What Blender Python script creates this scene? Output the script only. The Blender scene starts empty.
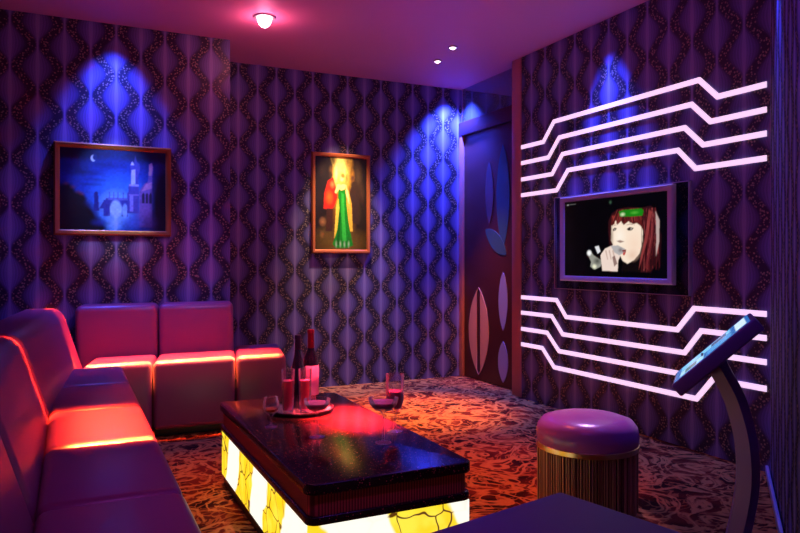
import bpy, bmesh, math, random
import numpy as np
from mathutils import Vector, Matrix
random.seed(4)
PI = math.pi
SC = bpy.context.scene
COL = SC.collection

# ------------------------------------------------------------------ helpers
def lin(r, g, b):
    f = lambda v: ((v/255+.055)/1.055)**2.4 if v/255 > .04045 else v/255/12.92
    return (f(r), f(g), f(b))

def link(name, bm, mat, parent=None, smooth=40):
    me = bpy.data.meshes.new(name)
    bmesh.ops.recalc_face_normals(bm, faces=bm.faces)
    bm.to_mesh(me); bm.free()
    if smooth:
        me.polygons.foreach_set('use_smooth', [True]*len(me.polygons))
        me.set_sharp_from_angle(angle=math.radians(smooth))
    if mat: me.materials.append(mat)
    o = bpy.data.objects.new(name, me); COL.objects.link(o)
    if parent: o.parent = parent
    return o

def thing(name, label, cat, loc=(0, 0, 0), rz=0, group=None):
    o = bpy.data.objects.new(name, None); COL.objects.link(o)
    o.location = loc; o.rotation_euler = (0, 0, rz)
    return tag(o, label, cat, group)

def tag(o, label, cat, group=None):
    o['label'] = label; o['category'] = cat
    if group: o['group'] = group
    return o

def struct(o):
    o['kind'] = 'structure'; return o

def bevel(bm, r, seg=3, edges=None):
    bmesh.ops.bevel(bm, geom=edges if edges is not None else list(bm.edges), offset=r, segments=seg, profile=.5, affect='EDGES', clamp_overlap=True)

def box(x0, x1, y0, y1, z0, z1, r=0, seg=3, bm=None):
    b = bmesh.new()
    bmesh.ops.create_cube(b, size=1)
    for v in b.verts:
        v.co = Vector(((x0+x1)/2+v.co.x*(x1-x0), (y0+y1)/2+v.co.y*(y1-y0), (z0+z1)/2+v.co.z*(z1-z0)))
    if r: bevel(b, r, seg)
    if bm is None: return b
    merge(bm, b); return bm

def merge(bm, b):
    me = bpy.data.meshes.new('tmp'); b.to_mesh(me); b.free(); bm.from_mesh(me); bpy.data.meshes.remove(me)

def prism(pts, z0, z1, r=0, seg=2):
    """plan polygon extruded in z"""
    b = bmesh.new()
    lo = [b.verts.new((x, y, z0)) for x, y in pts]; hi = [b.verts.new((x, y, z1)) for x, y in pts]
    b.faces.new(lo); b.faces.new(hi)
    n = len(pts)
    for i in range(n): b.faces.new((lo[i], lo[(i+1) % n], hi[(i+1) % n], hi[i]))
    bmesh.ops.recalc_face_normals(b, faces=b.faces)
    if r: bevel(b, r, seg)
    return b

def lathe(prof, n=40, c=(0, 0, 0), bm=None):
    b = bm or bmesh.new()
    rings = []
    for r, z in prof:
        if r < 1e-6: rings.append([b.verts.new((c[0], c[1], c[2]+z))])
        else: rings.append([b.verts.new((c[0]+r*math.cos(2*PI*i/n), c[1]+r*math.sin(2*PI*i/n), c[2]+z)) for i in range(n)])
    for a, d in zip(rings, rings[1:]):
        for i in range(n):
            j = (i+1) % n
            if len(a) == 1 and len(d) == 1: continue
            if len(a) == 1: b.faces.new((a[0], d[i], d[j]))
            elif len(d) == 1: b.faces.new((a[i], a[j], d[0]))
            else: b.faces.new((a[i], a[j], d[j], d[i]))
    return b

def frame_ring(outer, inner, t, chamfer=.008):
    """picture frame in the XZ plane: front at y=-t, outer=(x0,x1,z0,z1)"""
    b = bmesh.new()
    def loop(o, y): x0, x1, z0, z1 = o; return [b.verts.new(p) for p in ((x0, y, z0), (x1, y, z0), (x1, y, z1), (x0, y, z1))]
    sh = lambda o, d: (o[0]+d, o[1]-d, o[2]+d, o[3]-d)
    L = [loop(outer, 0), loop(outer, -t*.7), loop(sh(outer, chamfer), -t), loop(sh(inner, -chamfer), -t*.85), loop(inner, -t*.55), loop(inner, 0)]
    for A, B in zip(L, L[1:]+L[:1]):
        for i in range(4):
            j = (i+1) % 4; b.faces.new((A[i], A[j], B[j], B[i]))
    return b

# ------------------------------------------------------------------ materials
def mat(name, col=(.5, .5, .5), rough=.5, metal=0, emit=None, es=0, trans=0, ior=1.45, coat=0, spec=.5, sheen=0):
    m = bpy.data.materials.new(name); m.use_nodes = True
    p = m.node_tree.nodes['Principled BSDF']
    p.inputs['Base Color'].default_value = (*col, 1); p.inputs['Roughness'].default_value = rough
    p.inputs['Metallic'].default_value = metal; p.inputs['IOR'].default_value = ior
    p.inputs['Transmission Weight'].default_value = trans; p.inputs['Coat Weight'].default_value = coat
    p.inputs['Specular IOR Level'].default_value = spec
    if emit: p.inputs['Emission Color'].default_value = (*emit, 1); p.inputs['Emission Strength'].default_value = es
    return m

class NT:
    def __init__(s, m): s.m = m; s.t = m.node_tree; s.p = s.t.nodes['Principled BSDF']
    def n(s, ty, **k):
        o = s.t.nodes.new(ty)
        for a, v in k.items(): setattr(o, a, v)
        return o
    def l(s, a, b): s.t.links.new(a, b)
    def put(s, v, inp):
        if isinstance(v, (int, float)): inp.default_value = v
        else: s.l(v, inp)
    def m_(s, op, a, b=0, c=None):
        o = s.n('ShaderNodeMath', operation=op)
        s.put(a, o.inputs[0]); s.put(b, o.inputs[1])
        if c is not None: s.put(c, o.inputs[2])
        return o.outputs[0]
    def step(s, v, e0, e1):
        o = s.n('ShaderNodeMapRange', interpolation_type='SMOOTHSTEP')
        s.put(v, o.inputs[0]); o.inputs[1].default_value = e0; o.inputs[2].default_value = e1
        return o.outputs[0]
    def mix(s, f, a, b):
        o = s.n('ShaderNodeMix', data_type='RGBA')
        s.put(f, o.inputs[0])
        for v, i in ((a, 6), (b, 7)):
            if isinstance(v, tuple): o.inputs[i].default_value = (*v, 1)
            else: s.l(v, o.inputs[i])
        return o.outputs[2]
    def obj(s):
        return s.n('ShaderNodeTexCoord').outputs['Object']
    def noise(s, vec, scale, detail=3, rough=.5, dist=0):
        o = s.n('ShaderNodeTexNoise'); s.l(vec, o.inputs['Vector'])
        o.inputs['Scale'].default_value = scale; o.inputs['Detail'].default_value = detail
        o.inputs['Roughness'].default_value = rough; o.inputs['Distortion'].default_value = dist
        return o.outputs['Fac']
    def bump(s, h, strength=.3, dist=.01):
        o = s.n('ShaderNodeBump'); o.inputs['Strength'].default_value = strength; o.inputs['Distance'].default_value = dist
        s.l(h, o.inputs['Height']); s.l(o.outputs[0], s.p.inputs['Normal'])

def wallpaper(name, dirx, diry, off, w=.16, P=.30, zoff=.941):
    """wavy dark bands with gold beads between almond columns of fine rays"""
    m = mat(name, rough=.42); k = NT(m)
    sep = k.n('ShaderNodeSeparateXYZ'); co = k.obj(); k.l(co, sep.inputs[0])
    x, y, z = sep.outputs
    u = k.m_('ADD', k.m_('MULTIPLY', x, dirx/w), k.m_('MULTIPLY', y, diry/w))
    u = k.m_('ADD', u, -off/w+40)
    fl = k.m_('FLOOR', u); f = k.m_('SUBTRACT', u, fl)
    sg = k.m_('COSINE', k.m_('MULTIPLY', fl, PI))
    S = k.m_('MULTIPLY', k.m_('SINE', k.m_('MULTIPLY', k.m_('ADD', z, -zoff), 2*PI/P)), sg)
    b = k.m_('MULTIPLY_ADD', S, .27, .5)
    D = k.m_('ABSOLUTE', k.m_('SUBTRACT', f, b))
    left = k.m_('LESS_THAN', f, b)
    c = k.m_('ADD', k.m_('MULTIPLY', left, f), k.m_('MULTIPLY', k.m_('SUBTRACT', 1, left), k.m_('SUBTRACT', 1, f)))
    hw = k.m_('ADD', k.m_('MULTIPLY', left, b), k.m_('MULTIPLY', k.m_('SUBTRACT', 1, left), k.m_('SUBTRACT', 1, b)))
    t = k.m_('DIVIDE', c, hw)
    rays = k.m_('MULTIPLY_ADD', k.m_('COSINE', k.m_('MULTIPLY', t, 44)), .5, .5)
    core = k.step(t, .22, 0.0)
    alm = k.mix(k.step(t, .05, .92), (.20, .165, .43), (.032, .026, .10))
    alm = k.mix(k.m_('MULTIPLY', rays, .35), alm, (.04, .03, .09))
    alm = k.mix(k.m_('MULTIPLY', core, .5), alm, (.40, .34, .58))
    line = k.step(c, .075, .02)
    band = k.m_('MULTIPLY', k.step(D, .33, .10), k.m_('MULTIPLY_ADD', line, -.75, 1))
    vor = k.n('ShaderNodeTexVoronoi'); vor.inputs['Scale'].default_value = 66
    k.l(co, vor.inputs['Vector'])
    dots = k.step(vor.outputs['Distance'], .46, .24)
    dots = k.m_('MULTIPLY', dots, k.step(D, .24, .16))
    bc = k.mix(dots, (.022, .014, .034), (.30, .22, .15))
    colr = k.mix(band, alm, bc)
    k.l(colr, k.p.inputs['Base Color'])
    return m

M = {}
M['paper_back'] = wallpaper('wallpaper_back', 1, 0, 2.208)
M['paper_tv'] = wallpaper('wallpaper_tv', 0, 1, 3.585, w=.172)
M['paper_diag'] = wallpaper('wallpaper_diagonal', .771, .637, 0)
M['paper_diag'].node_tree.nodes['Principled BSDF'].inputs['Roughness'].default_value = .75
M['paper_diag'].node_tree.nodes['Principled BSDF'].inputs['Specular IOR Level'].default_value = .1
M['ceiling'] = mat('ceiling_paint', (.85, .38, .50), .6)
M['plain'] = mat('plain_wall', (.10, .06, .14), .6)
M['wood'] = mat('dark_red_wood', (.065, .014, .016), .35)
M['jamb'] = mat('reddish_jamb', (.55, .19, .17), .35)
M['gold'] = mat('gold_metal', (.75, .5, .2), .28, 1)
M['black_glass'] = mat('black_glass', (.01, .01, .013), .06)
M['dark_pane'] = mat('dark_pane', (.02, .018, .03), .05); M['dark_pane'].node_tree.nodes['Principled BSDF'].inputs['Alpha'].default_value = .3
M['black'] = mat('black_plastic', (.015, .013, .018), .35)
M['tvframe'] = mat('tv_frame', (.62, .52, .62), .3, .2)
M['steel'] = mat('kiosk_paint', (.30, .12, .34), .3, .1)
M['chrome'] = mat('polished_metal', (.8, .78, .8), .12, 1)
M['strip'] = mat('light_strip', (.8, .7, .8), .5, emit=lin(250, 212, 246), es=1.0)
M['bulb'] = mat('lamp_bulb', (1, .9, .9), .5, emit=(1, .72, .8), es=14)
M['trimring'] = mat('lamp_ring', (.5, .4, .45), .3, .6)
def thin_glass(name, tint, edge):
    m = bpy.data.materials.new(name); m.use_nodes = True; t = m.node_tree; t.nodes.remove(t.nodes['Principled BSDF'])
    tr = t.nodes.new('ShaderNodeBsdfTransparent'); tr.inputs[0].default_value = (*tint, 1)
    gl = t.nodes.new('ShaderNodeBsdfGlossy'); gl.inputs['Roughness'].default_value = .06; gl.inputs['Color'].default_value = (1, .95, .97, 1)
    df = t.nodes.new('ShaderNodeBsdfTranslucent'); df.inputs[0].default_value = (1, .85, .9, 1)
    lw = t.nodes.new('ShaderNodeLayerWeight'); lw.inputs['Blend'].default_value = edge
    m1 = t.nodes.new('ShaderNodeMixShader'); m1.inputs[0].default_value = .3
    m2 = t.nodes.new('ShaderNodeMixShader'); L = t.links.new
    L(gl.outputs[0], m1.inputs[1]); L(df.outputs[0], m1.inputs[2])
    ad = t.nodes.new('ShaderNodeMath'); ad.operation = 'ADD'; ad.use_clamp = True; ad.inputs[1].default_value = .07; L(lw.outputs['Fresnel'], ad.inputs[0]); L(ad.outputs[0], m2.inputs[0]); L(tr.outputs[0], m2.inputs[1]); L(m1.outputs[0], m2.inputs[2])
    L(m2.outputs[0], t.nodes['Material Output'].inputs[0]); return m
M['glass'] = thin_glass('clear_glass', (.98, .95, .97), .25)
M['pink'] = mat('pink_drink', (.90, .16, .32), .1, trans=.1, ior=1.33)
M['amber'] = mat('amber_drink', (.6, .12, .04), .1, trans=.4, ior=1.33)
M['bottle'] = mat('dark_bottle_glass', (.012, .012, .03), .08, coat=.5)
M['label'] = mat('pink_label', (.85, .3, .5), .5)
M['foil'] = mat('red_foil', (.5, .02, .05), .3, .4)
M['foil_dark'] = mat('dark_foil', (.03, .02, .07), .3, .4)
M['silver'] = mat('tray_top', (.75, .68, .75), .22, .85)
M['skirting'] = mat('pale_skirting', (.45, .45, .7), .3)
M['transom'] = mat('transom_glass', (.75, .78, 1), .03, trans=.9, ior=1.2)
M['leaf_blue'] = mat('blue_inlay_glass', (.04, .10, .16), .12)
M['leaf_warm_lit'] = mat('warm_lit_inlay_glass', (.62, .30, .20), .2)  # warm light on the lower leaf pair put into its glass colour
M['leaf_grey'] = mat('grey_inlay_glass', (.10, .07, .11), .15)
M['leaf_blue_lit'] = mat('blue_lit_inlay_glass', (.28, .26, .5), .15)  # blue light falling on these leaves is mixed into the glass colour

# leather with faint grain
def leather(name, col, rough):
    m = mat(name, col, rough, spec=.5); k = NT(m)
    k.bump(k.noise(k.obj(), 220, 2), .12, .002)
    return m
M['leather'] = leather('plum_leather', (.30, .07, .15), .34)
M['ottoman'] = leather('purple_leather', (.15, .06, .20), .5)
M['seat_purple'] = leather('glossy_purple_leather', (.42, .10, .34), .26)

# carpet
m = mat('scroll_carpet', rough=.95, spec=.1); k = NT(m); co = k.obj()
n1 = k.noise(co, 4.2, 3, .5, 2.2); n2 = k.noise(co, 7, 2, .5, 1.6)
sw = k.step(k.m_('ABSOLUTE', k.m_('SUBTRACT', n1, .5)), .075, .02)
sw2 = k.step(k.m_('ABSOLUTE', k.m_('SUBTRACT', n2, .52)), .05, .015)
base = k.mix(k.step(k.noise(co, 4, 2), .35, .65), (.025, .004, .003), (.17, .020, .008))
c = k.mix(k.m_('MULTIPLY', sw, .85), base, (.62, .25, .06))
c = k.mix(k.m_('MULTIPLY', sw2, .6), c, (.52, .16, .04))
k.l(c, k.p.inputs['Base Color'])
k.bump(k.noise(co, 160, 2), .5, .01)
M['carpet'] = m

# black granite
m = mat('black_granite', rough=.16, coat=.0); k = NT(m); co = k.obj()
v = k.n('ShaderNodeTexVoronoi'); v.inputs['Scale'].default_value = 130; k.l(co, v.inputs['Vector'])
sp = k.m_('MULTIPLY', k.step(v.outputs['Distance'], .32, .2), k.step(k.noise(co, 60, 2), .48, .6))
k.l(k.mix(sp, (.020, .007, .007), (.60, .14, .10)), k.p.inputs['Base Color'])
M['granite'] = m
# ribbed reddish band
m = mat('ribbed_band', rough=.4); k = NT(m); s = k.n('ShaderNodeSeparateXYZ'); k.l(k.obj(), s.inputs[0])
w = k.m_('SINE', k.m_('MULTIPLY', k.m_('ADD', s.outputs[0], s.outputs[1]), 620))
k.l(k.mix(k.step(w, -.6, .6), (.16, .022, .016), (.60, .12, .07)), k.p.inputs['Base Color'])
M['band'] = m
# back-lit crackle glass
m = mat('crackle_panel', (.3, .28, .2), .25); k = NT(m); co = k.obj()
wn = k.n('ShaderNodeTexNoise'); wn.inputs['Scale'].default_value = 7; k.l(co, wn.inputs['Vector'])
mp = k.n('ShaderNodeVectorMath', operation='MULTIPLY_ADD'); k.l(wn.outputs['Color'], mp.inputs[0]); mp.inputs[1].default_value = (.11, .11, .11); k.l(co, mp.inputs[2])
v = k.n('ShaderNodeTexVoronoi', feature='DISTANCE_TO_EDGE'); v.inputs['Scale'].default_value = 9; k.l(mp.outputs[0], v.inputs['Vector'])
sx = k.n('ShaderNodeSeparateXYZ'); k.l(mp.outputs[0], sx.inputs[0])
dia = k.m_('ADD', k.m_('MULTIPLY', k.m_('ADD', sx.outputs[0], sx.outputs[1]), 2*PI/.47), k.m_('MULTIPLY', sx.outputs[2], 6))
yel = k.step(k.m_('SINE', dia), -.25, .0)
crack = k.m_('MULTIPLY', k.step(v.outputs['Distance'], .035, .01), k.m_('MULTIPLY_ADD', yel, .9, .1))
tone = k.mix(k.step(k.noise(co, 14, 3), .4, .7), (1, .66, .01), (1, .80, .05))
c = k.mix(yel, (1, .97, .84), tone)
c = k.mix(crack, c, (.09, .03, .002))
k.l(c, k.p.inputs['Emission Color']); k.p.inputs['Emission Strength'].default_value = 1.1
M['crackle'] = m

def attr_mat(name, emit=0, rough=.4):
    m = mat(name, (0, 0, 0), rough); k = NT(m)
    a = k.n('ShaderNodeAttribute'); a.attribute_name = 'art'
    if emit:
        k.l(a.outputs['Color'], k.p.inputs['Emission Color']); k.p.inputs['Emission Strength'].default_value = emit
    else: k.l(a.outputs['Color'], k.p.inputs['Base Color'])
    return m
M['art'] = attr_mat('painted_canvas')
M['screen'] = attr_mat('tv_picture', 1.0, .12)
M['kscreen'] = attr_mat('touch_screen', 1.0, .12)

# ------------------------------------------------------------------ painting on canvases (pigment only)
class Canvas:
    def __init__(s, nx, ny, bg):
        s.nx, s.ny = nx*2, ny*2
        s.u, s.v = np.meshgrid((np.arange(s.nx)+.5)/s.nx, (np.arange(s.ny)+.5)/s.ny)
        s.a = np.ones((s.ny, s.nx, 3))*np.array(lin(*bg))
    def blend(s, mask, col): s.a += mask[..., None]*(np.array(lin(*col))-s.a)
    def poly(s, pts, col, al=1):
        ins = np.zeros_like(s.u, bool); n = len(pts)
        for i in range(n):
            (x0, y0), (x1, y1) = pts[i], pts[(i+1) % n]
            if y0 == y1: continue
            c = ((y0 > s.v) != (y1 > s.v)) & (s.u < (x1-x0)*(s.v-y0)/(y1-y0)+x0)
            ins ^= c
        s.blend(ins*al, col)
    def blob(s, cx, cy, rx, ry, col, al=1, hard=0):
        d = np.sqrt(((s.u-cx)/rx)**2+((s.v-cy)/ry)**2)
        s.blend(np.clip((1-d)/(1-hard+1e-6), 0, 1)*al, col)
    def rect(s, x0, x1, y0, y1, col, al=1): s.blend(((s.u > x0) & (s.u < x1) & (s.v > y0) & (s.v < y1))*al, col)
    def grain(s, amt, seed=1):
        r = np.random.RandomState(seed); g = r.rand(s.ny//6+2, s.nx//6+2)
        yy, xx = np.mgrid[0:s.ny, 0:s.nx]; s.a *= (1+amt*(g[yy//6, xx//6]-.5))[..., None]
    def out(s, blur=1):
        a = s.a
        for _ in range(blur):
            p = np.pad(a, ((1, 1), (1, 1), (0, 0)), 'edge')
            a = (p[:-2, 1:-1]+p[2:, 1:-1]+p[1:-1, :-2]+p[1:-1, 2:]+2*p[1:-1, 1:-1])/6
        return a.reshape(s.ny//2, 2, s.nx//2, 2, 3).mean((1, 3))

def canvas_mesh(name, arr, o, ux, uy, th, material, parent):
    """a thin board: painted face spanned by o, ux, uy; th = vector to its back"""
    ny, nx, _ = arr.shape
    o, ux, uy, th = map(Vector, (o, ux, uy, th))
    vs = [o+ux*(i/(nx-1))+uy*(j/(ny-1)) for j in range(ny) for i in range(nx)]
    fs = [(j*nx+i, j*nx+i+1, (j+1)*nx+i+1, (j+1)*nx+i) for j in range(ny-1) for i in range(nx-1)]
    n = len(vs); cs = [0, nx-1, nx*ny-1, nx*(ny-1)]
    vs += [vs[c]+th for c in cs]
    fs.append((n+3, n+2, n+1, n))
    sides = [list(range(nx)), [nx-1+j*nx for j in range(ny)], [nx*ny-1-i for i in range(nx)], [nx*(ny-1)-j*nx for j in range(ny)]]
    for q, sd in enumerate(sides): fs.append(tuple(reversed(sd))+(n+q, n+(q+1) % 4))
    me = bpy.data.meshes.new(name); me.from_pydata([v[:] for v in vs], [], fs); me.update()
    at = me.color_attributes.new('art', 'FLOAT_COLOR', 'POINT')
    buf = np.ones((len(vs), 4)); buf[:n, :3] = arr.reshape(-1, 3); buf[n:, :3] = arr[0, 0]
    at.data.foreach_set('color', buf.ravel().astype(np.float32))
    me.materials.append(material)
    ob = bpy.data.objects.new(name, me); COL.objects.link(ob); ob.parent = parent
    return ob

# ================================================================== SETTING
CZ = 2.72
struct(link('floor', box(-.6, 4.4, -1.1, 5.82, -.1, 0), M['carpet'], smooth=0))
struct(link('ceiling', box(-.6, 4.4, -1.1, 5.82, CZ, CZ+.1), M['ceiling'], smooth=0))
struct(link('wall_back', box(-.6, 4.3, 5.70, 5.82, 0, CZ), M['paper_back'], smooth=0))
struct(link('wall_back_projection', box(-.48, 1.065, 5.14, 5.70, 0, CZ), M['paper_back'], smooth=0))
struct(link('wall_left', box(-.6, -.48, -1.1, 5.70, 0, CZ), M['paper_tv'], smooth=0))
struct(link('wall_right', box(3.26, 3.39, 2.40, 4.575, 0, CZ), M['paper_tv'], smooth=0))
struct(link('wall_diagonal', prism([(3.26, 2.40), (1.95, 1.318), (2.07, 1.318), (3.39, 2.40)], 0, CZ), M['paper_diag'], smooth=0))
struct(link('wall_right_near', box(1.95, 2.07, -1.0, 1.318, 0, CZ), M['paper_tv'], smooth=0))
struct(link('wall_front', box(-.48, 2.07, -1.1, -1.0, 0, CZ), M['paper_back'], smooth=0))
struct(link('wall_corridor', box(4.18, 4.3, 4.2, 5.70, 0, CZ), M['plain'], smooth=0))
struct(link('wall_corridor_end', box(3.39, 4.18, 4.2, 4.32, 0, CZ), M['plain'], smooth=0))
# skirting on the diagonal wall
d = Vector((-.771, -.637)); nrm = Vector((-.637, .771))
a = Vector((3.255, 2.404)); b = Vector((1.96, 1.334))
struct(link('trim_1', prism([tuple(a+nrm*.001), tuple(b+nrm*.001), tuple(b+nrm*.016), tuple(a+nrm*.016)], 0, .04, .004), M['skirting']))

# ---- door with leaf inlays, jambs, header and glass over it
dr = struct(bpy.data.objects.new('door_1', None)); COL.objects.link(dr); dr.location = (3.36, 5.2, 0)
def dpart(name, bm, material, par=None):
    bmesh.ops.translate(bm, verts=bm.verts, vec=(-3.36, -5.2, 0))
    return link(name, bm, material, par or dr)
dpart('jamb', box(3.25, 3.42, 4.578, 4.70, 0, CZ, .006), M['jamb'])
dpart('jamb', box(3.34, 3.42, 5.645, 5.70, 0, 2.40, .005), M['jamb'])
dpart('header', box(3.335, 3.42, 4.70, 5.70, 2.27, 2.40, .006), M['wood'])
dpart('transom_mullion', box(3.355, 3.395, 5.66, 5.70, 2.40, CZ, .004), M['chrome'])
dpart('transom_pane', box(3.37, 3.378, 4.702, 5.66, 2.40, CZ), M['transom'])
pn = dpart('door_panel', box(3.365, 3.41, 4.702, 5.643, .006, 2.268, .004), M['wood'])
def leaf(y, z0, z1, w, key, tilt=0, half=0, fx=3.360):
    """pointed lens inlay standing on the door face; half: -1/+1 keeps one side"""
    n = 22; L = []; R = []
    zc = (z0+z1)/2; h = (z1-z0)/2
    for i in range(n+1):
        t = -1+2*i/n; q = w/2*(1-t*t)**.85
        if half >= 0: L.append((q, t*h))
        if half <= 0: R.append((-q, t*h))
    if half > 0: R = [(.030, -h*.9), (.030, h*.9)]
    if half < 0: L = [(-.030, -h*.9), (-.030, h*.9)]
    pts = L+R[::-1]
    b = bmesh.new(); ca, sa = math.cos(tilt), math.sin(tilt)
    f = [b.verts.new((fx, y+p*ca-q*sa, zc+p*sa+q*ca)) for p, q in pts]
    bk = [b.verts.new((3.367, v.co.y, v.co.z)) for v in f]
    bmesh.ops.remove_doubles(b, verts=b.verts, dist=1e-5)
    f = [v for v in f if v.is_valid]; bk = [v for v in bk if v.is_valid]
    b.faces.new(f); b.faces.new(bk[::-1])
    for i in range(len(f)):
        j = (i+1) % len(f); b.faces.new((f[i], f[j], bk[j], bk[i]))
    return dpart('leaf_inlay', b, M[key])
leaf(4.99, 1.20, 2.10, .20, 'leaf_blue')
leaf(5.205, 1.42, 1.98, .13, 'leaf_grey')
leaf(5.10, 1.06, 1.46, .15, 'leaf_blue', math.radians(-55), 0, 3.3575)
leaf(4.99, .49, 1.00, .135, 'leaf_blue_lit')
leaf(4.99, .045, .40, .15, 'leaf_blue_lit')
leaf(5.385, .055, .85, .34, 'leaf_warm_lit', half=1)
leaf(5.385, .055, .85, .34, 'leaf_warm_lit', half=-1)

# ================================================================== SOFA
def soft(o, lv=0):
    return o
def wedge(x0, x1, y0, y1, z0, z1, r, fn=None, seg=4):
    b = box(x0, x1, y0, y1, z0, z1)
    bmesh.ops.subdivide_edges(b, edges=list(b.edges), cuts=3, use_grid_fill=True)
    # crown the faces slightly so the upholstery looks stuffed
    cx, cy, cz = (x0+x1)/2, (y0+y1)/2, (z0+z1)/2
    b.free()
    b = box(x0, x1, y0, y1, z0, z1, r, seg)
    if fn:
        for v in b.verts: v.co = Vector(fn(*v.co))
    return b

SF, SZ, BZ = .285, .47, .80
def left_module(y0, y1, label, yb=None):
    t = thing('sofa_module', label, 'sofa', (-.1, (y0+y1)/2, 0), 0, 'plum sofa modules')
    ox, oy = -.1, (y0+y1)/2
    def add(n, bm, mt='leather'):
        bmesh.ops.translate(bm, verts=bm.verts, vec=(-ox, -oy, 0)); return link(n, bm, M[mt], t, 60)
    g = .003
    add('plinth', box(-.40, SF-.05, y0+.01, y1-.01, 0, .05, .004), 'black')
    ym = (y0+y1)/2
    for a, b_ in ((y0, ym), (ym, y1)):
        add('seat', wedge(-.08, SF, a+g, b_-g, .05, SZ, .032))
    add('back_base', wedge(-.42, -.083, y0+g, (yb or y1)-g, .05, .335, .02))
    # reclined back
    def rec(x, y, z):
        k = max(0, (z-.337))/(BZ-.337)
        return (x-.145*k+(.09*max(0, y-3.22) if yb else 0), y, z)
    add('backrest', wedge(-.285, -.045, y0+g, (yb or y1)-g, .337, BZ, .06, rec, 6))
    return t
left_module(.74, 1.98, 'plum leather sofa section nearest the camera at the left edge')
left_module(1.98, 3.22, 'plum leather sofa section with bright red light across its farther seat cushion')
left_module(3.22, 4.455, 'plum leather sofa section between the red-lit one and the room corner', 4.86)

def shear(x, y, z): return (x+.20*(y-4.48), y, z)
def back_module(x0, x1, label, back=True, xb=None):
    oy = 4.8; ox = (x0+x1)/2
    t = thing('sofa_module' if back else 'sofa_end_stool', label, 'sofa' if back else 'stool', (ox, oy, 0), 0, 'plum sofa modules' if back else None)
    def add(n, bm, mt='leather'):
        bmesh.ops.translate(bm, verts=bm.verts, vec=(-ox, -oy, 0)); return link(n, bm, M[mt], t, 60)
    g = .003; ye = 5.13 if back else 5.10
    add('plinth', wedge(x0+.01, x1-.01, 4.54, ye-.03, 0, .05, .004, shear), 'black')
    add('seat', wedge(x0+g, x1-g, 4.47, 4.868 if back else ye, .05, .475, .035, shear))
    if back:
        def rec(x, y, z):
            k = max(0, (z-.35))/(BZ-.35); x, y, z = shear(x, y, z)
            return (x, y+.05*k, z)
        add('backrest', wedge((x0 if xb is None else xb)+g, x1-g, 4.875, 5.075, .05, BZ+.005, .045, rec, 5))
    return t
back_module(.06, .455, 'plum leather sofa section in the room corner under the castle painting', True, -.06)
back_module(.455, .965, 'plum leather sofa section standing beside the backless end stool')
back_module(.965, 1.30, 'backless plum leather stool closing the far end of the sofa', False)

# foreground bench
t = thing('bench_ottoman', 'dark purple leather square-cornered bench at the bottom edge', 'bench', (1.21, 1.52, 0), math.radians(12))
link('plinth', box(-.76, -.04, -.52, -.04, 0, .05), M['black'], t)
link('base', box(-.79, -.01, -.55, -.01, .05, .34, .015), M['ottoman'], t)
link('seat_cushion', box(-.80, 0, -.56, 0, .341, .47, .014, 3), M['ottoman'], t)

# ================================================================== TABLE
t = thing('coffee_table', 'low black stone table with glowing yellow crackle glass sides', 'table', (.97, 2.76, 0))
X0, X1, Y0, Y1 = .662-.97, 1.266-.97, 2.055-2.76, 3.465-2.76
def rrect(x0, x1, y0, y1, r, n=6):
    pts = []
    for cx, cy, a0 in ((x1-r, y1-r, 0), (x0+r, y1-r, 90), (x0+r, y0+r, 180), (x1-r, y0+r, 270)):
        for i in range(n+1):
            a = math.radians(a0+90*i/n); pts.append((cx+r*math.cos(a), cy+r*math.sin(a)))
    return pts
link('table_top', prism(rrect(X0, X1, Y0, Y1, .04), .364, .40, .012, 4), M['granite'], t, 50)
link('ribbed_band', prism(rrect(X0+.014, X1-.014, Y0+.014, Y1-.014, .035), .296, .364), M['band'], t)
link('lower_rim', prism(rrect(X0+.004, X1-.004, Y0+.004, Y1-.004, .035), .268, .296, .006, 2), M['granite'], t, 50)
link('plinth', box(X0+.02, X1-.02, Y0+.02, Y1-.02, 0, .05, .004), M['black'], t)
e = .013
link('glass_panel', box(X0+e, X0+e+.012, Y0+e+.012, Y1-e-.012, .05, .268), M['crackle'], t, 0)
link('glass_panel', box(X1-e-.012, X1-e, Y0+e+.012, Y1-e-.012, .05, .268), M['crackle'], t, 0)
link('glass_panel', box(X0+e, X1-e, Y0+e, Y0+e+.012, .05, .268), M['crackle'], t, 0)
link('glass_panel', box(X0+e, X1-e, Y1-e-.012, Y1-e, .05, .268), M['crackle'], t, 0)

# ================================================================== DRINKS
TZ = .4005
t = thing('serving_tray', 'round dark tray with silvery top on the table', 'tray', (.965, 3.10, TZ))
link('rim', lathe([(0, 0), (.13, 0), (.148, .004), (.156, .018), (.153, .019), (.146, .009), (0, .007)], 48), M['black'], t)
link('tray_top', lathe([(0, .0071), (.1435, .0075), (.1435, .0105), (0, .0108)], 48), M['silver'], t)
TT = TZ+.0112
def tumbler(x, y, label):
    t = thing('tumbler', label, 'glass', (x, y, TT), 0, 'tall tumblers on the tray')
    link('glass_body', lathe([(0, 0), (.022, 0), (.0245, .004), (.030, .195), (.0285, .196), (.0232, .012), (0, .011)]), M['glass'], t)
    link('drink', lathe([(0, .0125), (.0226, .0135), (.0268, .145), (0, .145)]), M['pink'], t)
tumbler(.888, 3.035, 'tall pink-filled tumbler standing left of the plain dark bottle')
tumbler(.962, 3.015, 'tall pink-filled tumbler standing in front of the plain dark bottle')

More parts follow.
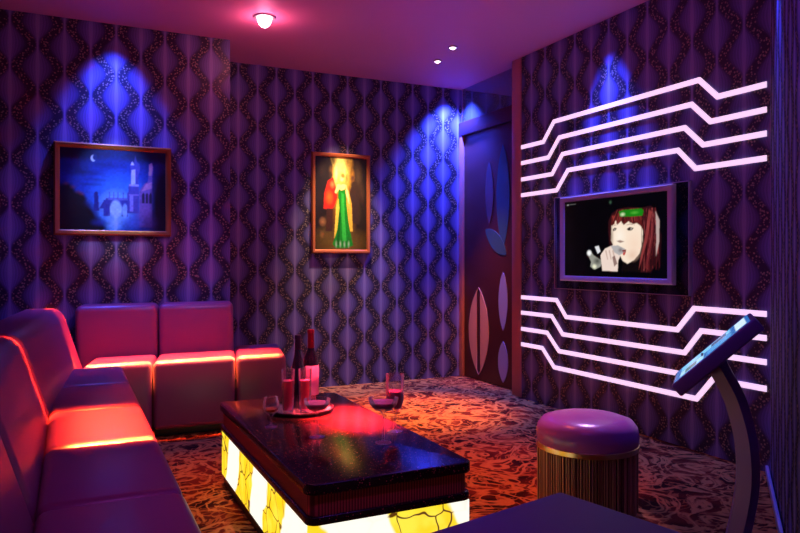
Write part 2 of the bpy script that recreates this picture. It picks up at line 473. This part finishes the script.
t = thing('wine_bottle', 'slim dark bottle without a label on the tray', 'bottle', (.962, 3.125, TT))
link('glass_body', lathe([(0, 0), (.031, 0), (.034, .006), (.034, .15), (.031, .185), (.019, .235), (.0145, .27), (.0135, .30)]), M['bottle'], t)
link('neck_foil', lathe([(.0137, .268), (.0150, .27), (.0138, .318), (.0155, .32), (.0155, .334), (.0135, .338), (0, .338)]), M['foil_dark'], t)
t = thing('wine_bottle', 'dark wine bottle with pink label and red neck foil', 'bottle', (1.045, 3.185, TT))
link('glass_body', lathe([(0, 0), (.034, 0), (.037, .006), (.037, .20), (.033, .225), (.018, .255), (.0148, .268), (.0143, .30)]), M['bottle'], t)
link('neck_foil', lathe([(.0147, .266), (.0160, .268), (.0150, .335), (.0168, .337), (.0168, .352), (.0145, .355), (0, .355)]), M['foil'], t)
lb = bmesh.new()
for zz in (.045, .185):
    for i in range(25):
        a = math.radians(-150+150*i/24); lb.verts.new((.0376*math.cos(a), .0376*math.sin(a), zz))
lb.verts.ensure_lookup_table()
for i in range(24): lb.faces.new((lb.verts[i], lb.verts[i+1], lb.verts[26+i], lb.verts[25+i]))
lo = link('bottle_label', lb, M['label'], t)
sm = lo.modifiers.new('solid', 'SOLIDIFY'); sm.thickness = .0005

def coupe(x, y, R, H, label):
    t = thing('coupe_glass', label, 'glass', (x, y, TZ), 0, 'wide stemmed cocktail glasses')
    s = H-.055
    link('glass_body', lathe([(0, 0), (.030, 0), (.031, .002), (.012, .006), (.0052, .014), (.0046, s-.004), (.009, s+.002), (R*.62, s+.013), (R*.93, s+.033), (R, H), (R-.0018, H), (R*.91, s+.0345), (R*.60, s+.0155), (0, s+.007)]), M['glass'], t)
    link('drink', lathe([(0, s+.0078), (R*.585, s+.0165), (R*.895, s+.0355), (R*.91, s+.041), (0, s+.041)]), M['pink'], t)
coupe(.882, 2.611, .053, .150, 'wide stemmed glass of pink drink in front of the tray')
coupe(1.082, 2.417, .058, .172, 'wide stemmed glass of pink drink nearest the table front edge')

t = thing('brandy_snifter', 'small round-bowled glass with amber drink left of the tray', 'glass', (.761, 2.851, TZ))
link('glass_body', lathe([(0, 0), (.026, 0), (.027, .002), (.010, .006), (.0045, .012), (.0040, .042), (.010, .050), (.027, .064), (.0345, .085), (.033, .105), (.026, .127), (.0245, .127), (.0312, .105), (.0328, .085), (.0255, .066), (0, .053)]), M['glass'], t)
link('drink', lathe([(0, .0538), (.0245, .0668), (.0300, .077), (0, .077)]), M['amber'], t)
t = thing('wine_goblet', 'tall stemmed glass standing behind the nearest pink cocktail', 'glass', (1.198, 2.56, TZ))
link('glass_body', lathe([(0, 0), (.030, 0), (.031, .002), (.011, .007), (.0048, .016), (.0045, .075), (.011, .083), (.028, .098), (.036, .125), (.0375, .235), (.036, .235), (.0345, .127), (.0265, .100), (0, .086)]), M['glass'], t)
link('drink', lathe([(0, .0868), (.0258, .1008), (.0338, .128), (.0342, .165), (0, .165)]), M['pink'], t)

# ================================================================== STOOL
t = thing('round_stool', 'round purple leather stool with gold band and fringed skirt', 'stool', (2.09, 2.437, 0))
link('seat', lathe([(0, .280), (.214, .280), (.221, .294), (.223, .330), (.217, .362), (.197, .388), (.155, .402), (.08, .408), (0, .409)], 64), M['seat_purple'], t)
link('gold_band', lathe([(.19, .266), (.220, .266), (.2235, .269), (.2235, .288), (.220, .291), (.19, .291)], 64), M['gold'], t)
link('core', lathe([(0, .0), (.185, .0), (.190, .01), (.190, .264), (0, .264)], 48), M['wood'], t)
m = mat('skirt_fringe', rough=.35, metal=.35); k = NT(m); s = k.n('ShaderNodeSeparateXYZ'); k.l(k.obj(), s.inputs[0])
an = k.m_('ARCTAN2', s.outputs[1], s.outputs[0])
ns = k.n('ShaderNodeTexNoise', noise_dimensions='1D'); k.l(k.m_('MULTIPLY', an, 26), ns.inputs['W']); ns.inputs['Scale'].default_value = 1
k.l(k.mix(k.step(ns.outputs['Fac'], .40, .66), (.15, .045, .035), (.70, .42, .22)), k.p.inputs['Base Color'])
fb = bmesh.new()
for i in range(110):
    a = 2*PI*i/110+random.uniform(-.006, .006); r = .213+random.uniform(-.004, .003); w = .0048
    b = bmesh.new(); bmesh.ops.create_cone(b, segments=6, radius1=w*.9, radius2=w, depth=.266, cap_ends=True)
    bmesh.ops.translate(b, verts=b.verts, vec=(r*math.cos(a), r*math.sin(a), .133)); merge(fb, b)
link('fringe', fb, m, t)

# ================================================================== TELEVISION
t = thing('glass_back_board', 'dark glass board mounted behind the television on the wall', 'panel', (3.26, 3.515, 1.225))
link('pane', box(-.022, -.0004, -.613, .613, -.332, .332, .003), M['dark_pane'], t)
er = bmesh.new()
for (a0, a1, b0, b1) in ((-.617, .617, .332, .336), (-.617, .617, -.336, -.332), (-.617, -.613, -.336, .336), (.613, .617, -.336, .336)):
    box(-.024, -.001, a0, a1, b0, b1, bm=er)
link('edge_trim', er, M['tvframe'], t)
t = thing('television', 'flat wall television showing a singer with a microphone', 'television', (3.21, 3.482, 1.25), -PI/2)
# local x -> world -y, local -y -> world -x
bz = frame_ring((-.522, .516, -.298, .298), (-.470, .464, -.259, .259), .030, .008)
link('bezel', bz, M['tvframe'], t, 30)
link('housing', box(-.51, .505, -.010, .004, -.288, .288), M['black'], t)
link('wall_bracket', box(-.2, .2, .004, .0275, -.15, .15), M['black'], t)
C = Canvas(190, 110, (3, 3, 5))
F = dict(
    hair=[(0.472, 0.558), (0.472, 0.701), (0.505, 0.792), (0.568, 0.842), (0.665, 0.853), (0.782, 0.832), (0.863, 0.844), (0.91, 0.79), (0.937, 0.678), (0.941, 0.419), (0.926, 0.203), (0.863, 0.066), (0.75, 0.068), (0.774, 0.247), (0.798, 0.357), (0.612, 0.363), (0.487, 0.415)],
    face=[(0.505, 0.674), (0.56, 0.714), (0.612, 0.722), (0.699, 0.701), (0.774, 0.649), (0.795, 0.558), (0.791, 0.425), (0.766, 0.292), (0.716, 0.214), (0.656, 0.168), (0.612, 0.203), (0.586, 0.272), (0.532, 0.367), (0.496, 0.461)],
    fringe=[(0.496, 0.651), (0.505, 0.768), (0.596, 0.803), (0.782, 0.761), (0.801, 0.558), (0.774, 0.616), (0.741, 0.653), (0.707, 0.643), (0.665, 0.681), (0.621, 0.639), (0.596, 0.689), (0.56, 0.645), (0.545, 0.705), (0.514, 0.637)],
    neck=[(0.612, 0.203), (0.665, 0.16), (0.757, 0.247), (0.782, 0.336), (0.774, 0.068), (0.596, 0.075)],
    green=[(0.573, 0.807), (0.612, 0.824), (0.782, 0.822), (0.801, 0.792), (0.791, 0.737), (0.682, 0.737), (0.586, 0.747)],
    strk1=[(0.847, 0.807), (0.871, 0.772), (0.831, 0.423), (0.782, 0.203), (0.757, 0.091), (0.774, 0.247), (0.807, 0.425)],
    strk2=[(0.903, 0.78), (0.937, 0.668), (0.933, 0.419), (0.907, 0.245), (0.91, 0.463), (0.907, 0.658)],
    strk3=[(0.871, 0.751), (0.894, 0.639), (0.871, 0.355), (0.831, 0.114), (0.807, 0.114), (0.847, 0.357)],
    eye1=[(0.514, 0.591), (0.532, 0.612), (0.555, 0.61), (0.545, 0.581), (0.524, 0.571)],
    eye2=[(0.647, 0.587), (0.674, 0.612), (0.713, 0.598), (0.699, 0.571), (0.665, 0.568)],
    nose=[(0.55, 0.448), (0.586, 0.458), (0.63, 0.438), (0.586, 0.423)],
    mouth=[(0.609, 0.336), (0.644, 0.34), (0.641, 0.313), (0.609, 0.313)],
    hand=[(0.393, 0.274), (0.44, 0.357), (0.524, 0.402), (0.596, 0.376), (0.612, 0.328), (0.586, 0.261), (0.568, 0.203), (0.563, 0.073), (0.412, 0.077), (0.402, 0.178)],
    mic=[(0.252, 0.305), (0.286, 0.33), (0.325, 0.27), (0.412, 0.203), (0.393, 0.129), (0.335, 0.093), (0.286, 0.129), (0.296, 0.189)],
    mic2=[(0.335, 0.384), (0.374, 0.396), (0.393, 0.322), (0.364, 0.293)],
    michead=[(0.496, 0.39), (0.568, 0.394), (0.63, 0.351), (0.634, 0.305), (0.578, 0.272), (0.532, 0.307)],
    lip=[(0.612, 0.305), (0.644, 0.313), (0.626, 0.266), (0.612, 0.276)])
C.poly(F['hair'], (48, 14, 18)); C.poly(F['neck'], (14, 8, 9)); C.poly(F['face'], (250, 228, 206))
C.blob(.72, .40, .09, .2, (244, 205, 180), .5); C.blob(.70, .27, .07, .09, (225, 180, 155), .6); C.blob(.58, .5, .07, .15, (255, 246, 232), .8)
C.poly(F['fringe'], (92, 26, 26))
C.poly([(.51, .76), (.53, .64), (.55, .76)], (165, 60, 50)); C.poly([(.60, .79), (.62, .66), (.65, .78)], (60, 14, 16))
rr = random.Random(7)
for i in range(70):
    x0 = rr.uniform(.78, .90); x1 = rr.uniform(.755, .94) if x0 < .84 else rr.uniform(.82, .94); w_ = rr.uniform(.004, .009)
    xm = max(x0, x1)+rr.uniform(-.01, .012); y1 = rr.uniform(.07, .3)
    C.poly([(x0, .82), (xm, .5), (x1, y1), (x1+w_, y1), (xm+w_, .5), (x0+w_, .82)], rr.choice([(40, 10, 14), (90, 24, 28), (120, 40, 44), (160, 70, 72), (60, 14, 20), (30, 8, 12)]), .8)
for i in range(34):
    x0 = rr.uniform(.49, .79); w_ = rr.uniform(.004, .010); y1 = .66+.05*rr.random()-.10*abs(x0-.64)
    C.poly([(x0*.7+.2, .83), (x0, y1), (x0+w_, y1), (x0*.7+.2+w_, .83)], rr.choice([(50, 12, 16), (110, 34, 34), (150, 60, 54), (70, 18, 20)]), .8)
C.poly(F['strk1'], (185, 75, 75), .5); C.poly(F['strk3'], (120, 40, 46), .5); C.poly(F['strk2'], (215, 190, 185), .7); C.blob(.5, .5, .03, .2, (70, 20, 22), .7)
C.poly(F['green'], (24, 128, 20)); C.blob(.72, .78, .05, .025, (90, 190, 60), .8); C.blob(.61, .77, .03, .03, (225, 245, 190), 1)
for q in ('eye1', 'eye2'): C.poly(F[q], (40, 20, 18))
C.blob(.69, .588, .012, .012, (235, 225, 215)); C.blob(.535, .59, .01, .01, (235, 225, 215))
C.poly([(.63, .635), (.68, .652), (.73, .632), (.68, .640)], (95, 45, 35), .7); C.poly([(.505, .63), (.54, .65), (.56, .64), (.54, .64)], (95, 45, 35), .6)
C.poly(F['nose'], (120, 70, 60), .8)
C.poly(F['mic'], (150, 150, 140)); C.blob(.275, .305, .03, .045, (255, 255, 255), 1, .4); C.blob(.33, .13, .03, .04, (235, 235, 205), 1, .3); C.blob(.36, .2, .05, .06, (60, 62, 55), .9)
C.poly(F['hand'], (238, 216, 204)); C.poly(F['mic2'], (225, 225, 230))
C.poly(F['michead'], (180, 175, 175)); C.blob(.59, .335, .03, .04, (95, 80, 80), .8)
for x in (.44, .475, .51): C.poly([(x, .33), (x+.012, .34), (x+.03, .22), (x+.02, .22)], (175, 135, 120), .6)
C.poly([(.51, .25), (.535, .27), (.56, .17), (.53, .13)], (110, 70, 65), .8)
C.poly(F['mouth'], (120, 20, 24)); C.poly(F['lip'], (190, 60, 55))
C.rect(.026, .05, .95, .965, (150, 150, 150)); C.rect(.06, .13, .953, .963, (90, 90, 90)); C.blob(.492, .934, .018, .03, (60, 90, 70))
canvas_mesh('screen', C.out(1), (-.4705, -.020, -.2595), (.935, 0, 0), (0, 0, .519), (0, .008, 0), M['screen'], t)

# ================================================================== LIGHT STRIPS
def strip(pts, label, w=.030):
    t = 0
    P = [Vector(p) for p in pts]; n = len(P); L = []; R = []
    for i in range(n):
        if i == 0: dd = (P[1]-P[0]).normalized(); nn = Vector((-dd.y, dd.x)); off = nn*w/2
        elif i == n-1: dd = (P[-1]-P[-2]).normalized(); nn = Vector((-dd.y, dd.x)); off = nn*w/2
        else:
            d0 = (P[i]-P[i-1]).normalized(); d1 = (P[i+1]-P[i]).normalized()
            n0 = Vector((-d0.y, d0.x)); n1 = Vector((-d1.y, d1.x)); mm = (n0+n1).normalized(); off = mm*(w/2/mm.dot(n0))
        L.append(P[i]+off); R.append(P[i]-off)
    b = bmesh.new(); o = Vector((3.259, P[0].x, P[0].y))
    def ring(x): return [b.verts.new((x-o.x, p.x-o.y, p.y-o.z)) for p in L], [b.verts.new((x-o.x, p.x-o.y, p.y-o.z)) for p in R]
    fl, fr = ring(3.252); bl, br = ring(3.2597)
    for i in range(n-1):
        for a, c in ((fl, fr), (fr, br), (br, bl), (bl, fl)): b.faces.new((a[i], a[i+1], c[i+1], c[i]))
    for i in (0, n-1): b.faces.new((fl[i], fr[i], br[i], bl[i]))
    ob = link('light_strip', b, M['strip'], None, 0); ob.location = o
    tag(ob, label, 'light strip', 'zigzag light strips on the television wall')
up = [(2.0, 2.132, 2.010, 4.29, 4.162, 2.842, 2.717), (1.873, 2.003, 1.880, 4.228, 4.10, 2.896, 2.765), (1.743, 1.876, 1.756, 4.183, 4.063, 2.945, 2.814), (1.617, 1.751, 1.628, 4.13, 4.002, 2.995, 2.868)]
lw = [(.803, .686, .820, 4.131, 4.022, 3.0, 2.878), (.680, .556, .695, 4.187, 4.06, 2.947, 2.828), (.551, .428, .570, 4.244, 4.103, 2.902, 2.779), (.428, .301, .432, 4.302, 4.159, 2.861, 2.747)]
nm = ['topmost', 'second from top', 'third from top', 'lowest']
for q, (setn, where) in enumerate(((up, 'above'), (lw, 'below'))):
    for i, (za, zb, zc, a, b_, c_, d_) in enumerate(setn):
        strip([(4.573, za), (a, za), (b_, zb), (c_, zb), (d_, zc), (2.418, zc)],
              '%s of the four glowing white zigzag strips %s the television' % (nm[i], where))

# ================================================================== PICTURES
t = thing('framed_painting', 'wide framed blue night painting of towers and an arched bridge', 'painting', (.274, 5.139, 1.578))
link('frame', frame_ring((-.372, .372, -.312, .312), (-.335, .335, -.275, .275), .035, .010), mat('bronze_frame', (.50, .16, .03), .3, .4), t, 30)
C = Canvas(150, 120, (8, 12, 60))
# broad night sky over water, ruins to the right, dark bank to the left
C.blob(.50, .42, .60, .75, (22, 70, 215), 1); C.blob(.54, .36, .34, .42, (70, 150, 250), .95); C.blob(.52, .30, .20, .24, (150, 215, 255), .85); C.blob(.46, .1, .16, .2, (70, 160, 255), .8)
for x, y, rx, ry, a_ in ((.1, .95, .45, .3, .8), (.2, .70, .26, .06, .75), (.1, .76, .2, .07, .7), (.34, .62, .16, .03, .5), (.45, .80, .2, .05, .5), (.28, .56, .14, .03, .6), (.7, .92, .2, .08, .5)): C.blob(x, y, rx, ry, (8, 16, 66), a_)
C.blob(.305, .88, .026, .045, (205, 215, 255), 1, .7); C.blob(.32, .89, .024, .042, (14, 40, 130), 1, .7)
for x, y, rx, ry in ((0, .2, .2, .42), (.1, .2, .2, .3), (.2, .12, .18, .28), (.3, .02, .16, .18), (.06, .45, .1, .14), (.16, .38, .1, .1)): C.blob(x, y, rx, ry, (5, 6, 20), 1, .6)
for x, y in ((.17, .46), (.2, .44), (.12, .52), (.06, .56)): C.blob(x, y, .035, .03, (120, 60, 70), .6)
C.poly([(.31, .24), (.315, .46), (.335, .48), (.35, .46), (.36, .24)], (34, 40, 130)); C.poly([(.36, .27), (.40, .36), (.43, .27)], (40, 52, 150))
C.rect(.42, .70, .30, .40, (60, 70, 175)); C.rect(.40, .46, .18, .38, (50, 58, 160)); C.rect(.57, .63, .18, .38, (50, 58, 160)); C.rect(.44, .70, .38, .41, (95, 105, 205))
for x in (.45, .49, .53, .58, .62): C.rect(x, x+.01, .40, .48, (70, 85, 190))
C.blob(.515, .27, .062, .12, (165, 210, 255), 1, .75); C.blob(.60, .25, .03, .1, (130, 180, 255), 1, .7)
C.poly([(.62, .22), (.635, .56), (.655, .58), (.66, .72), (.65, .82), (.665, .86), (.685, .84), (.70, .95), (.715, .86), (.74, .84), (.745, .76), (.73, .70), (.735, .22)], (62, 66, 170))
C.poly([(.66, .56), (.662, .76), (.70, .77), (.70, .56)], (175, 185, 245)); C.rect(.64, .735, .56, .585, (150, 150, 225)); C.rect(.64, .735, .44, .46, (120, 115, 205)); C.poly([(.655, .82), (.67, .87), (.69, .82)], (190, 195, 250)); C.rect(.645, .68, .24, .44, (125, 125, 220))
C.poly([(.74, .05), (.74, .5), (.79, .6), (.82, .62), (.84, .76), (.83, .84), (.86, .86), (.875, .8), (.865, .7), (.865, .05)], (105, 80, 165))
C.poly([(.83, .7), (.835, .84), (.86, .86), (.87, .8), (.855, .7)], (190, 140, 165)); C.poly([(.76, .5), (.80, .59), (.86, .62), (.86, .54)], (160, 115, 175))
for x in (.765, .80, .835): C.poly([(x, .35), (x, .46), (x+.012, .49), (x+.024, .46), (x+.024, .35)], (24, 20, 70))
C.blob(1.0, .35, .17, .6, (5, 4, 18), 1, .6); C.blob(.9, .05, .16, .25, (8, 6, 24), .9); C.blob(.8, .1, .14, .16, (45, 36, 110), .8); C.blob(.7, .12, .1, .1, (60, 90, 200), .7)
C.blob(.50, .10, .09, .14, (150, 205, 255), .7); C.blob(.38, .1, .12, .06, (30, 60, 170), .7); C.rect(.5, .53, 0, .18, (170, 215, 255), .35)
C.blob(.74, .2, .06, .07, (90, 75, 160), .7); C.grain(.3)
canvas_mesh('canvas', C.out(1), (-.336, -.018, -.276), (.672, 0, 0), (0, 0, .552), (0, .014, 0), M['art'], t)

t = thing('framed_painting', 'tall framed painting of a figure in a long green gown', 'painting', (2.142, 5.699, 1.594))
link('frame', frame_ring((-.272, .272, -.436, .436), (-.238, .238, -.402, .402), .035, .009), mat('copper_frame', (.60, .16, .05), .3, .4), t, 30)
C = Canvas(100, 170, (26, 14, 8))
C.blob(.5, .8, .42, .40, (235, 190, 40), 1); C.blob(.48, .86, .22, .3, (255, 235, 130), 1); C.blob(.55, .55, .32, .5, (190, 130, 30), .7)
for x, y, rx, ry, c_ in ((.36, .95, .07, .10, (60, 36, 14)), (.62, .95, .08, .12, (90, 60, 16)), (.70, .80, .08, .2, (50, 32, 12)), (.30, .86, .06, .1, (24, 14, 8)), (.60, .78, .04, .06, (130, 90, 20)), (.44, .58, .05, .05, (140, 80, 20)), (.40, .82, .04, .12, (255, 240, 170)), (.56, .84, .04, .1, (255, 230, 120)), (.66, .64, .05, .08, (70, 44, 18))): C.blob(x, y, rx, ry, c_, .85)
C.blob(.5, .06, .75, .22, (120, 92, 26), .9); C.blob(.2, .18, .25, .1, (90, 70, 30), .7)
C.poly([(0, 1), (.28, 1), (.33, .9), (.30, .72), (.2, .55), (.12, .3), (0, .35)], (28, 16, 12)); C.poly([(.72, 1), (1, 1), (1, .2), (.85, .25), (.7, .6), (.68, .85)], (34, 24, 14))
C.blob(.83, .8, .1, .2, (95, 70, 40), .6)
for x, y, rx, ry, c_ in ((.33, .97, .06, .07, (50, 30, 14)), (.31, .86, .06, .06, (120, 80, 24)), (.69, .93, .07, .08, (130, 90, 24)), (.71, .80, .06, .10, (180, 120, 30)), (.74, .68, .06, .10, (90, 56, 24)), (.29, .62, .06, .08, (60, 26, 14)), (.12, .86, .1, .1, (52, 36, 26)), (.10, .55, .08, .12, (44, 26, 18)), (.90, .62, .07, .14, (70, 46, 30)), (.82, .40, .08, .14, (64, 48, 20)), (.2, .3, .1, .08, (80, 58, 24))): C.blob(x, y, rx, ry, c_, .9)
C.poly([(.16, .44), (.17, .60), (.24, .74), (.34, .78), (.40, .66), (.42, .56), (.36, .46), (.30, .42)], (190, 36, 18)); C.blob(.27, .56, .09, .09, (250, 110, 30), .9)
C.blob(.30, .80, .05, .045, (60, 34, 24), 1, .4); C.blob(.33, .70, .06, .05, (225, 150, 80), .8); C.poly([(.2, .2), (.22, .44), (.34, .44), (.32, .2)], (60, 30, 18))
C.blob(.14, .30, .08, .06, (165, 110, 70), .8); C.blob(.13, .16, .05, .05, (140, 95, 50), .7)
C.poly([(.66, .3), (.66, .62), (.72, .74), (.80, .74), (.86, .6), (.84, .28)], (52, 34, 22)); C.blob(.72, .78, .045, .04, (90, 56, 36), 1, .4)
C.poly([(.36, .12), (.40, .48), (.46, .6), (.46, .1)], (240, 205, 70), .9); C.poly([(.62, .2), (.60, .5), (.63, .66), (.70, .5), (.72, .2)], (235, 190, 60), .8)
C.poly([(.44, .66), (.47, .645), (.53, .645), (.57, .66), (.59, .60), (.60, .5), (.64, .3), (.70, .12), (.73, .05), (.6, .02), (.4, .02), (.33, .06), (.42, .22), (.46, .45), (.44, .56)], (14, 128, 26))
C.poly([(.50, .62), (.55, .60), (.56, .4), (.6, .1), (.52, .1), (.50, .4)], (50, 190, 60), .8); C.poly([(.46, .4), (.49, .4), (.46, .05), (.40, .05)], (6, 78, 16), .8)
for x in (.40, .48, .56, .64): C.blob(x, .06, .025, .05, (170, 215, 170), .8)
C.poly([(.44, .66), (.41, .70), (.45, .71), (.49, .70), (.53, .71), (.60, .70), (.57, .655), (.5, .64)], (250, 215, 130)); C.blob(.51, .77, .045, .04, (250, 220, 140), 1, .5); C.blob(.53, .80, .05, .035, (180, 120, 30), 1, .4)
C.poly([(.60, .70), (.64, .6), (.66, .5), (.64, .5), (.58, .62)], (250, 215, 130)); C.poly([(.42, .70), (.37, .62), (.40, .60), (.46, .66)], (250, 215, 130)); C.grain(.25, 3)
canvas_mesh('canvas', C.out(1), (-.239, -.018, -.403), (.478, 0, 0), (0, 0, .806), (0, .014, 0), M['art'], t)

# ================================================================== KIOSK
ang = math.radians(90-49.8)     # local +x = away from the lens side, i.e. panel's slope direction in plan
t = thing('touch_kiosk', 'curved standing touch kiosk with tilted blue screen near the right wall', 'kiosk', (2.17, 1.83, 0), math.radians(-49.8))
# local x runs up the slope (right in the picture), local y runs away
tl = math.radians(43.7); L2 = .186; hw = .15; th = .05
hd = box(-L2, L2, -hw, hw, -th, 0, .008)
R = Matrix.Rotation(-tl, 4, 'Y'); T = Matrix.Translation((-.006, 0, .770))
bmesh.ops.transform(hd, matrix=T @ R, verts=hd.verts)
link('housing', hd, M['steel'], t)
C = Canvas(70, 60, (40, 110, 190))
C.rect(.06, .94, .82, .95, (215, 240, 255)); C.rect(.06, .46, .08, .76, (120, 205, 245)); C.rect(.5, .94, .44, .76, (70, 160, 230)); C.rect(.5, .94, .08, .40, (170, 225, 250)); C.rect(.1, .42, .5, .7, (20, 70, 130)); C.rect(.55, .9, .15, .3, (30, 110, 120))
o = T @ R @ Vector((-L2+.015, hw-.015, .0015)); ux = (R.to_3x3() @ Vector((0, -1, 0)))*(2*hw-.03); uy = (R.to_3x3() @ Vector((1, 0, 0)))*(2*L2-.03)
canvas_mesh('screen', C.out(0), o, ux, uy, R.to_3x3() @ Vector((0, 0, -.0012)), M['kscreen'], t)
# bent post with a ridged front
path = [(.0, .745), (.025, .69), (.070, .60), (.100, .50), (.116, .40), (.118, .28), (.100, .15), (.072, .018)]
sec = [(-.042, -.022), (.006, -.050), (.036, -.012), (.036, .045), (-.042, .045)]
def interp(s):
    s *= len(path)-1; i = min(int(s), len(path)-2); f = s-i
    p = [path[max(0, min(len(path)-1, i+q))] for q in (-1, 0, 1, 2)]
    cr = lambda a, b, c, d: .5*((2*b)+(-a+c)*f+(2*a-5*b+4*c-d)*f*f+(-a+3*b-3*c+d)*f**3)
    return cr(*[q[0] for q in p]), cr(*[q[1] for q in p])
b = bmesh.new(); rings = []
for i in range(29):
    x, z = interp(i/28); rings.append([b.verts.new((x+sx_, sy_, z)) for sx_, sy_ in sec])
for A, B in zip(rings, rings[1:]):
    for i in range(5): b.faces.new((A[i], A[(i+1) % 5], B[(i+1) % 5], B[i]))
b.faces.new(rings[0]); b.faces.new(rings[-1][::-1])
link('post', b, M['steel'], t, 30)
link('base_plate', lathe([(0, 0), (.125, 0), (.128, .004), (.122, .018), (0, .018)], 48, (.072, 0, 0)), M['steel'], t)

# ================================================================== CEILING LAMPS
def downlight(x, y, r, label, dome=.016):
    t = thing('downlight', label, 'ceiling light', (x, y, CZ), 0, 'recessed ceiling downlights')
    link('ring', lathe([(r, 0), (r*1.5, 0), (r*1.5, -.004), (r*1.35, -.010), (r, -.008), (r, 0)], 32), M['trimring'], t)
    link('bulb', lathe([(0, -dome), (r*.38, -dome*.93), (r*.71, -dome*.71), (r*.92, -dome*.40), (r*.985, -.001), (0, -.001)], 32), M['bulb'], t)
downlight(1.17, 4.55, .050, 'large bright round ceiling light with a red glow', .072)
downlight(2.70, 4.95, .022, 'farther of the two small ceiling lights, nearer the door')
downlight(2.63, 4.58, .024, 'nearer of the two small ceiling lights, farther from the door')

# ================================================================== LIGHTS
def spot(name, loc, tgt, col, W, ang, blend=.6, r=.03):
    l = bpy.data.lights.new(name, 'SPOT'); l.energy = W; l.color = col; l.spot_size = math.radians(ang); l.spot_blend = blend; l.shadow_soft_size = r
    o = bpy.data.objects.new(name, l); COL.objects.link(o); o.location = loc
    o.rotation_euler = (Vector(tgt)-Vector(loc)).to_track_quat('-Z', 'Y').to_euler(); return o
def point(name, loc, col, W, r=.1):
    l = bpy.data.lights.new(name, 'POINT'); l.energy = W; l.color = col; l.shadow_soft_size = r
    o = bpy.data.objects.new(name, l); COL.objects.link(o); o.location = loc; return o
def pool(name, loc, sx, sy, col, W, spread, rz=0):
    l = bpy.data.lights.new(name, 'AREA'); l.shape = 'RECTANGLE'; l.size = sx; l.size_y = sy; l.energy = W; l.color = col; l.spread = math.radians(spread)
    o = bpy.data.objects.new(name, l); COL.objects.link(o); o.location = loc; o.rotation_euler = (0, 0, rz); return o

BLUE = (.05, .09, 1); RED = (1, .09, .018); WARM = (1, .66, .50); AMB = (1, .42, .05)
point('violet_fill', (1.3, 1.5, 2.0), (.17, .055, 1), 10, .2)  # unseen fill added for even violet ambience, no fixture
point('violet_fill_far', (2.1, 3.9, 1.9), (.20, .06, .95), 4.2, .2)  # second added fill without a fixture, for the far half
point('red_glow', (1.17, 4.55, 2.625), (1, .09, .30), 3.2, .03)
spot('wash_castle', (.27, 4.97, 2.70), (.27, 5.07, 1.0), BLUE, 190, 78, 1)
spot('wash_gown', (2.14, 5.27, 2.70), (2.14, 5.62, 1.3), WARM, 260, 44, 1)
spot('wash_door', (3.22, 5.53, 2.70), (3.20, 5.63, .6), BLUE, 700, 92, 1)
spot('wash_tv', (3.10, 3.57, 2.70), (3.17, 3.57, 1.4), BLUE, 260, 62, 1)
spot('wash_diagonal', (2.72, 2.12, 2.70), (2.84, 2.03, 1.0), BLUE, 110, 50, 1)
pool('seat_pool', (.14, 2.91, 2.69), .26, .60, RED, 15, 6)
pool('corner_pool', (.64, 4.66, 2.69), 1.28, .25, RED, 26, 7)
pool('corner_line', (.64, 4.505, 2.69), 1.24, .02, AMB, 11, 1.5)
pool('seat_line', (.14, 2.605, 2.69), .26, .02, AMB, 1.6, 2)
pool('back_streak', (-.13, 3.16, 2.69), .14, .10, RED, 2.5, 4)
pool('back_streak_far', (-.11, 4.80, 2.69), .14, .10, RED, 2.5, 4)
pool('table_red', (1.135, 2.86, 2.69), .17, .34, (1, .04, .05), 70, 10)
spot('near_violet', (.25, 1.1, 2.69), (.60, 2.1, .3), (.55, .08, .80), 45, 44, 1)
spot('sofa_violet', (1.25, 3.2, 2.69), (.50, 4.95, .62), (.75, .26, .95), 75, 36, 1)
spot('floor_red', (2.3, 4.4, 2.69), (2.28, 4.5, 0), (1, .34, .02), 900, 36, 1)
spot('picture_castle', (.27, 4.1, 2.70), (.27, 5.14, 1.55), (.34, .50, 1), 140, 24, .7)
spot('picture_gown', (2.14, 4.5, 2.70), (2.14, 5.7, 1.60), (1, .80, .5), 90, 26, .7)
spot('floor_red_two', (1.72, 3.3, 2.69), (1.78, 3.1, 0), (1, .14, .012), 240, 46, 1)
spot('tray_pink', (1.0, 2.78, 2.69), (1.0, 2.78, .4), (1, .40, .62), 170, 27, 1)
spot('kiosk_blue', (2.42, 1.66, 2.69), (2.26, 1.76, .5), BLUE, 900, 26, 1)
spot('floor_red_left', (.62, 3.4, 2.69), (.62, 3.5, 0), (1, .16, .012), 150, 30, 1)
spot('stool_violet', (3.05, 3.6, 2.69), (2.10, 2.45, .38), (.62, .35, 1), 260, 13)
spot('door_warm', (2.63, 4.58, 2.69), (3.36, 5.36, .42), (1, .34, .12), 240, 30, 1)

w = bpy.data.worlds.new('dark'); SC.world = w; w.use_nodes = True
w.node_tree.nodes['Background'].inputs[0].default_value = (.01, .004, .02, 1)

# ================================================================== CAMERA
cd = bpy.data.cameras.new('camera'); cam = bpy.data.objects.new('camera', cd); COL.objects.link(cam)
cam.location = (0, 0, 1.1); cam.rotation_euler = (PI/2, 0, math.radians(-25.5))
cd.lens = 692/800*36; cd.sensor_width = 36; cd.shift_y = -6.5/800; cd.clip_start = .02
SC.camera = cam
vs = SC.view_settings
vs.view_transform = 'Standard'; vs.look = 'None'; vs.gamma = 1; vs.use_curve_mapping = False; vs.exposure = 0
try: SC.cycles.use_denoising = True
except Exception: pass
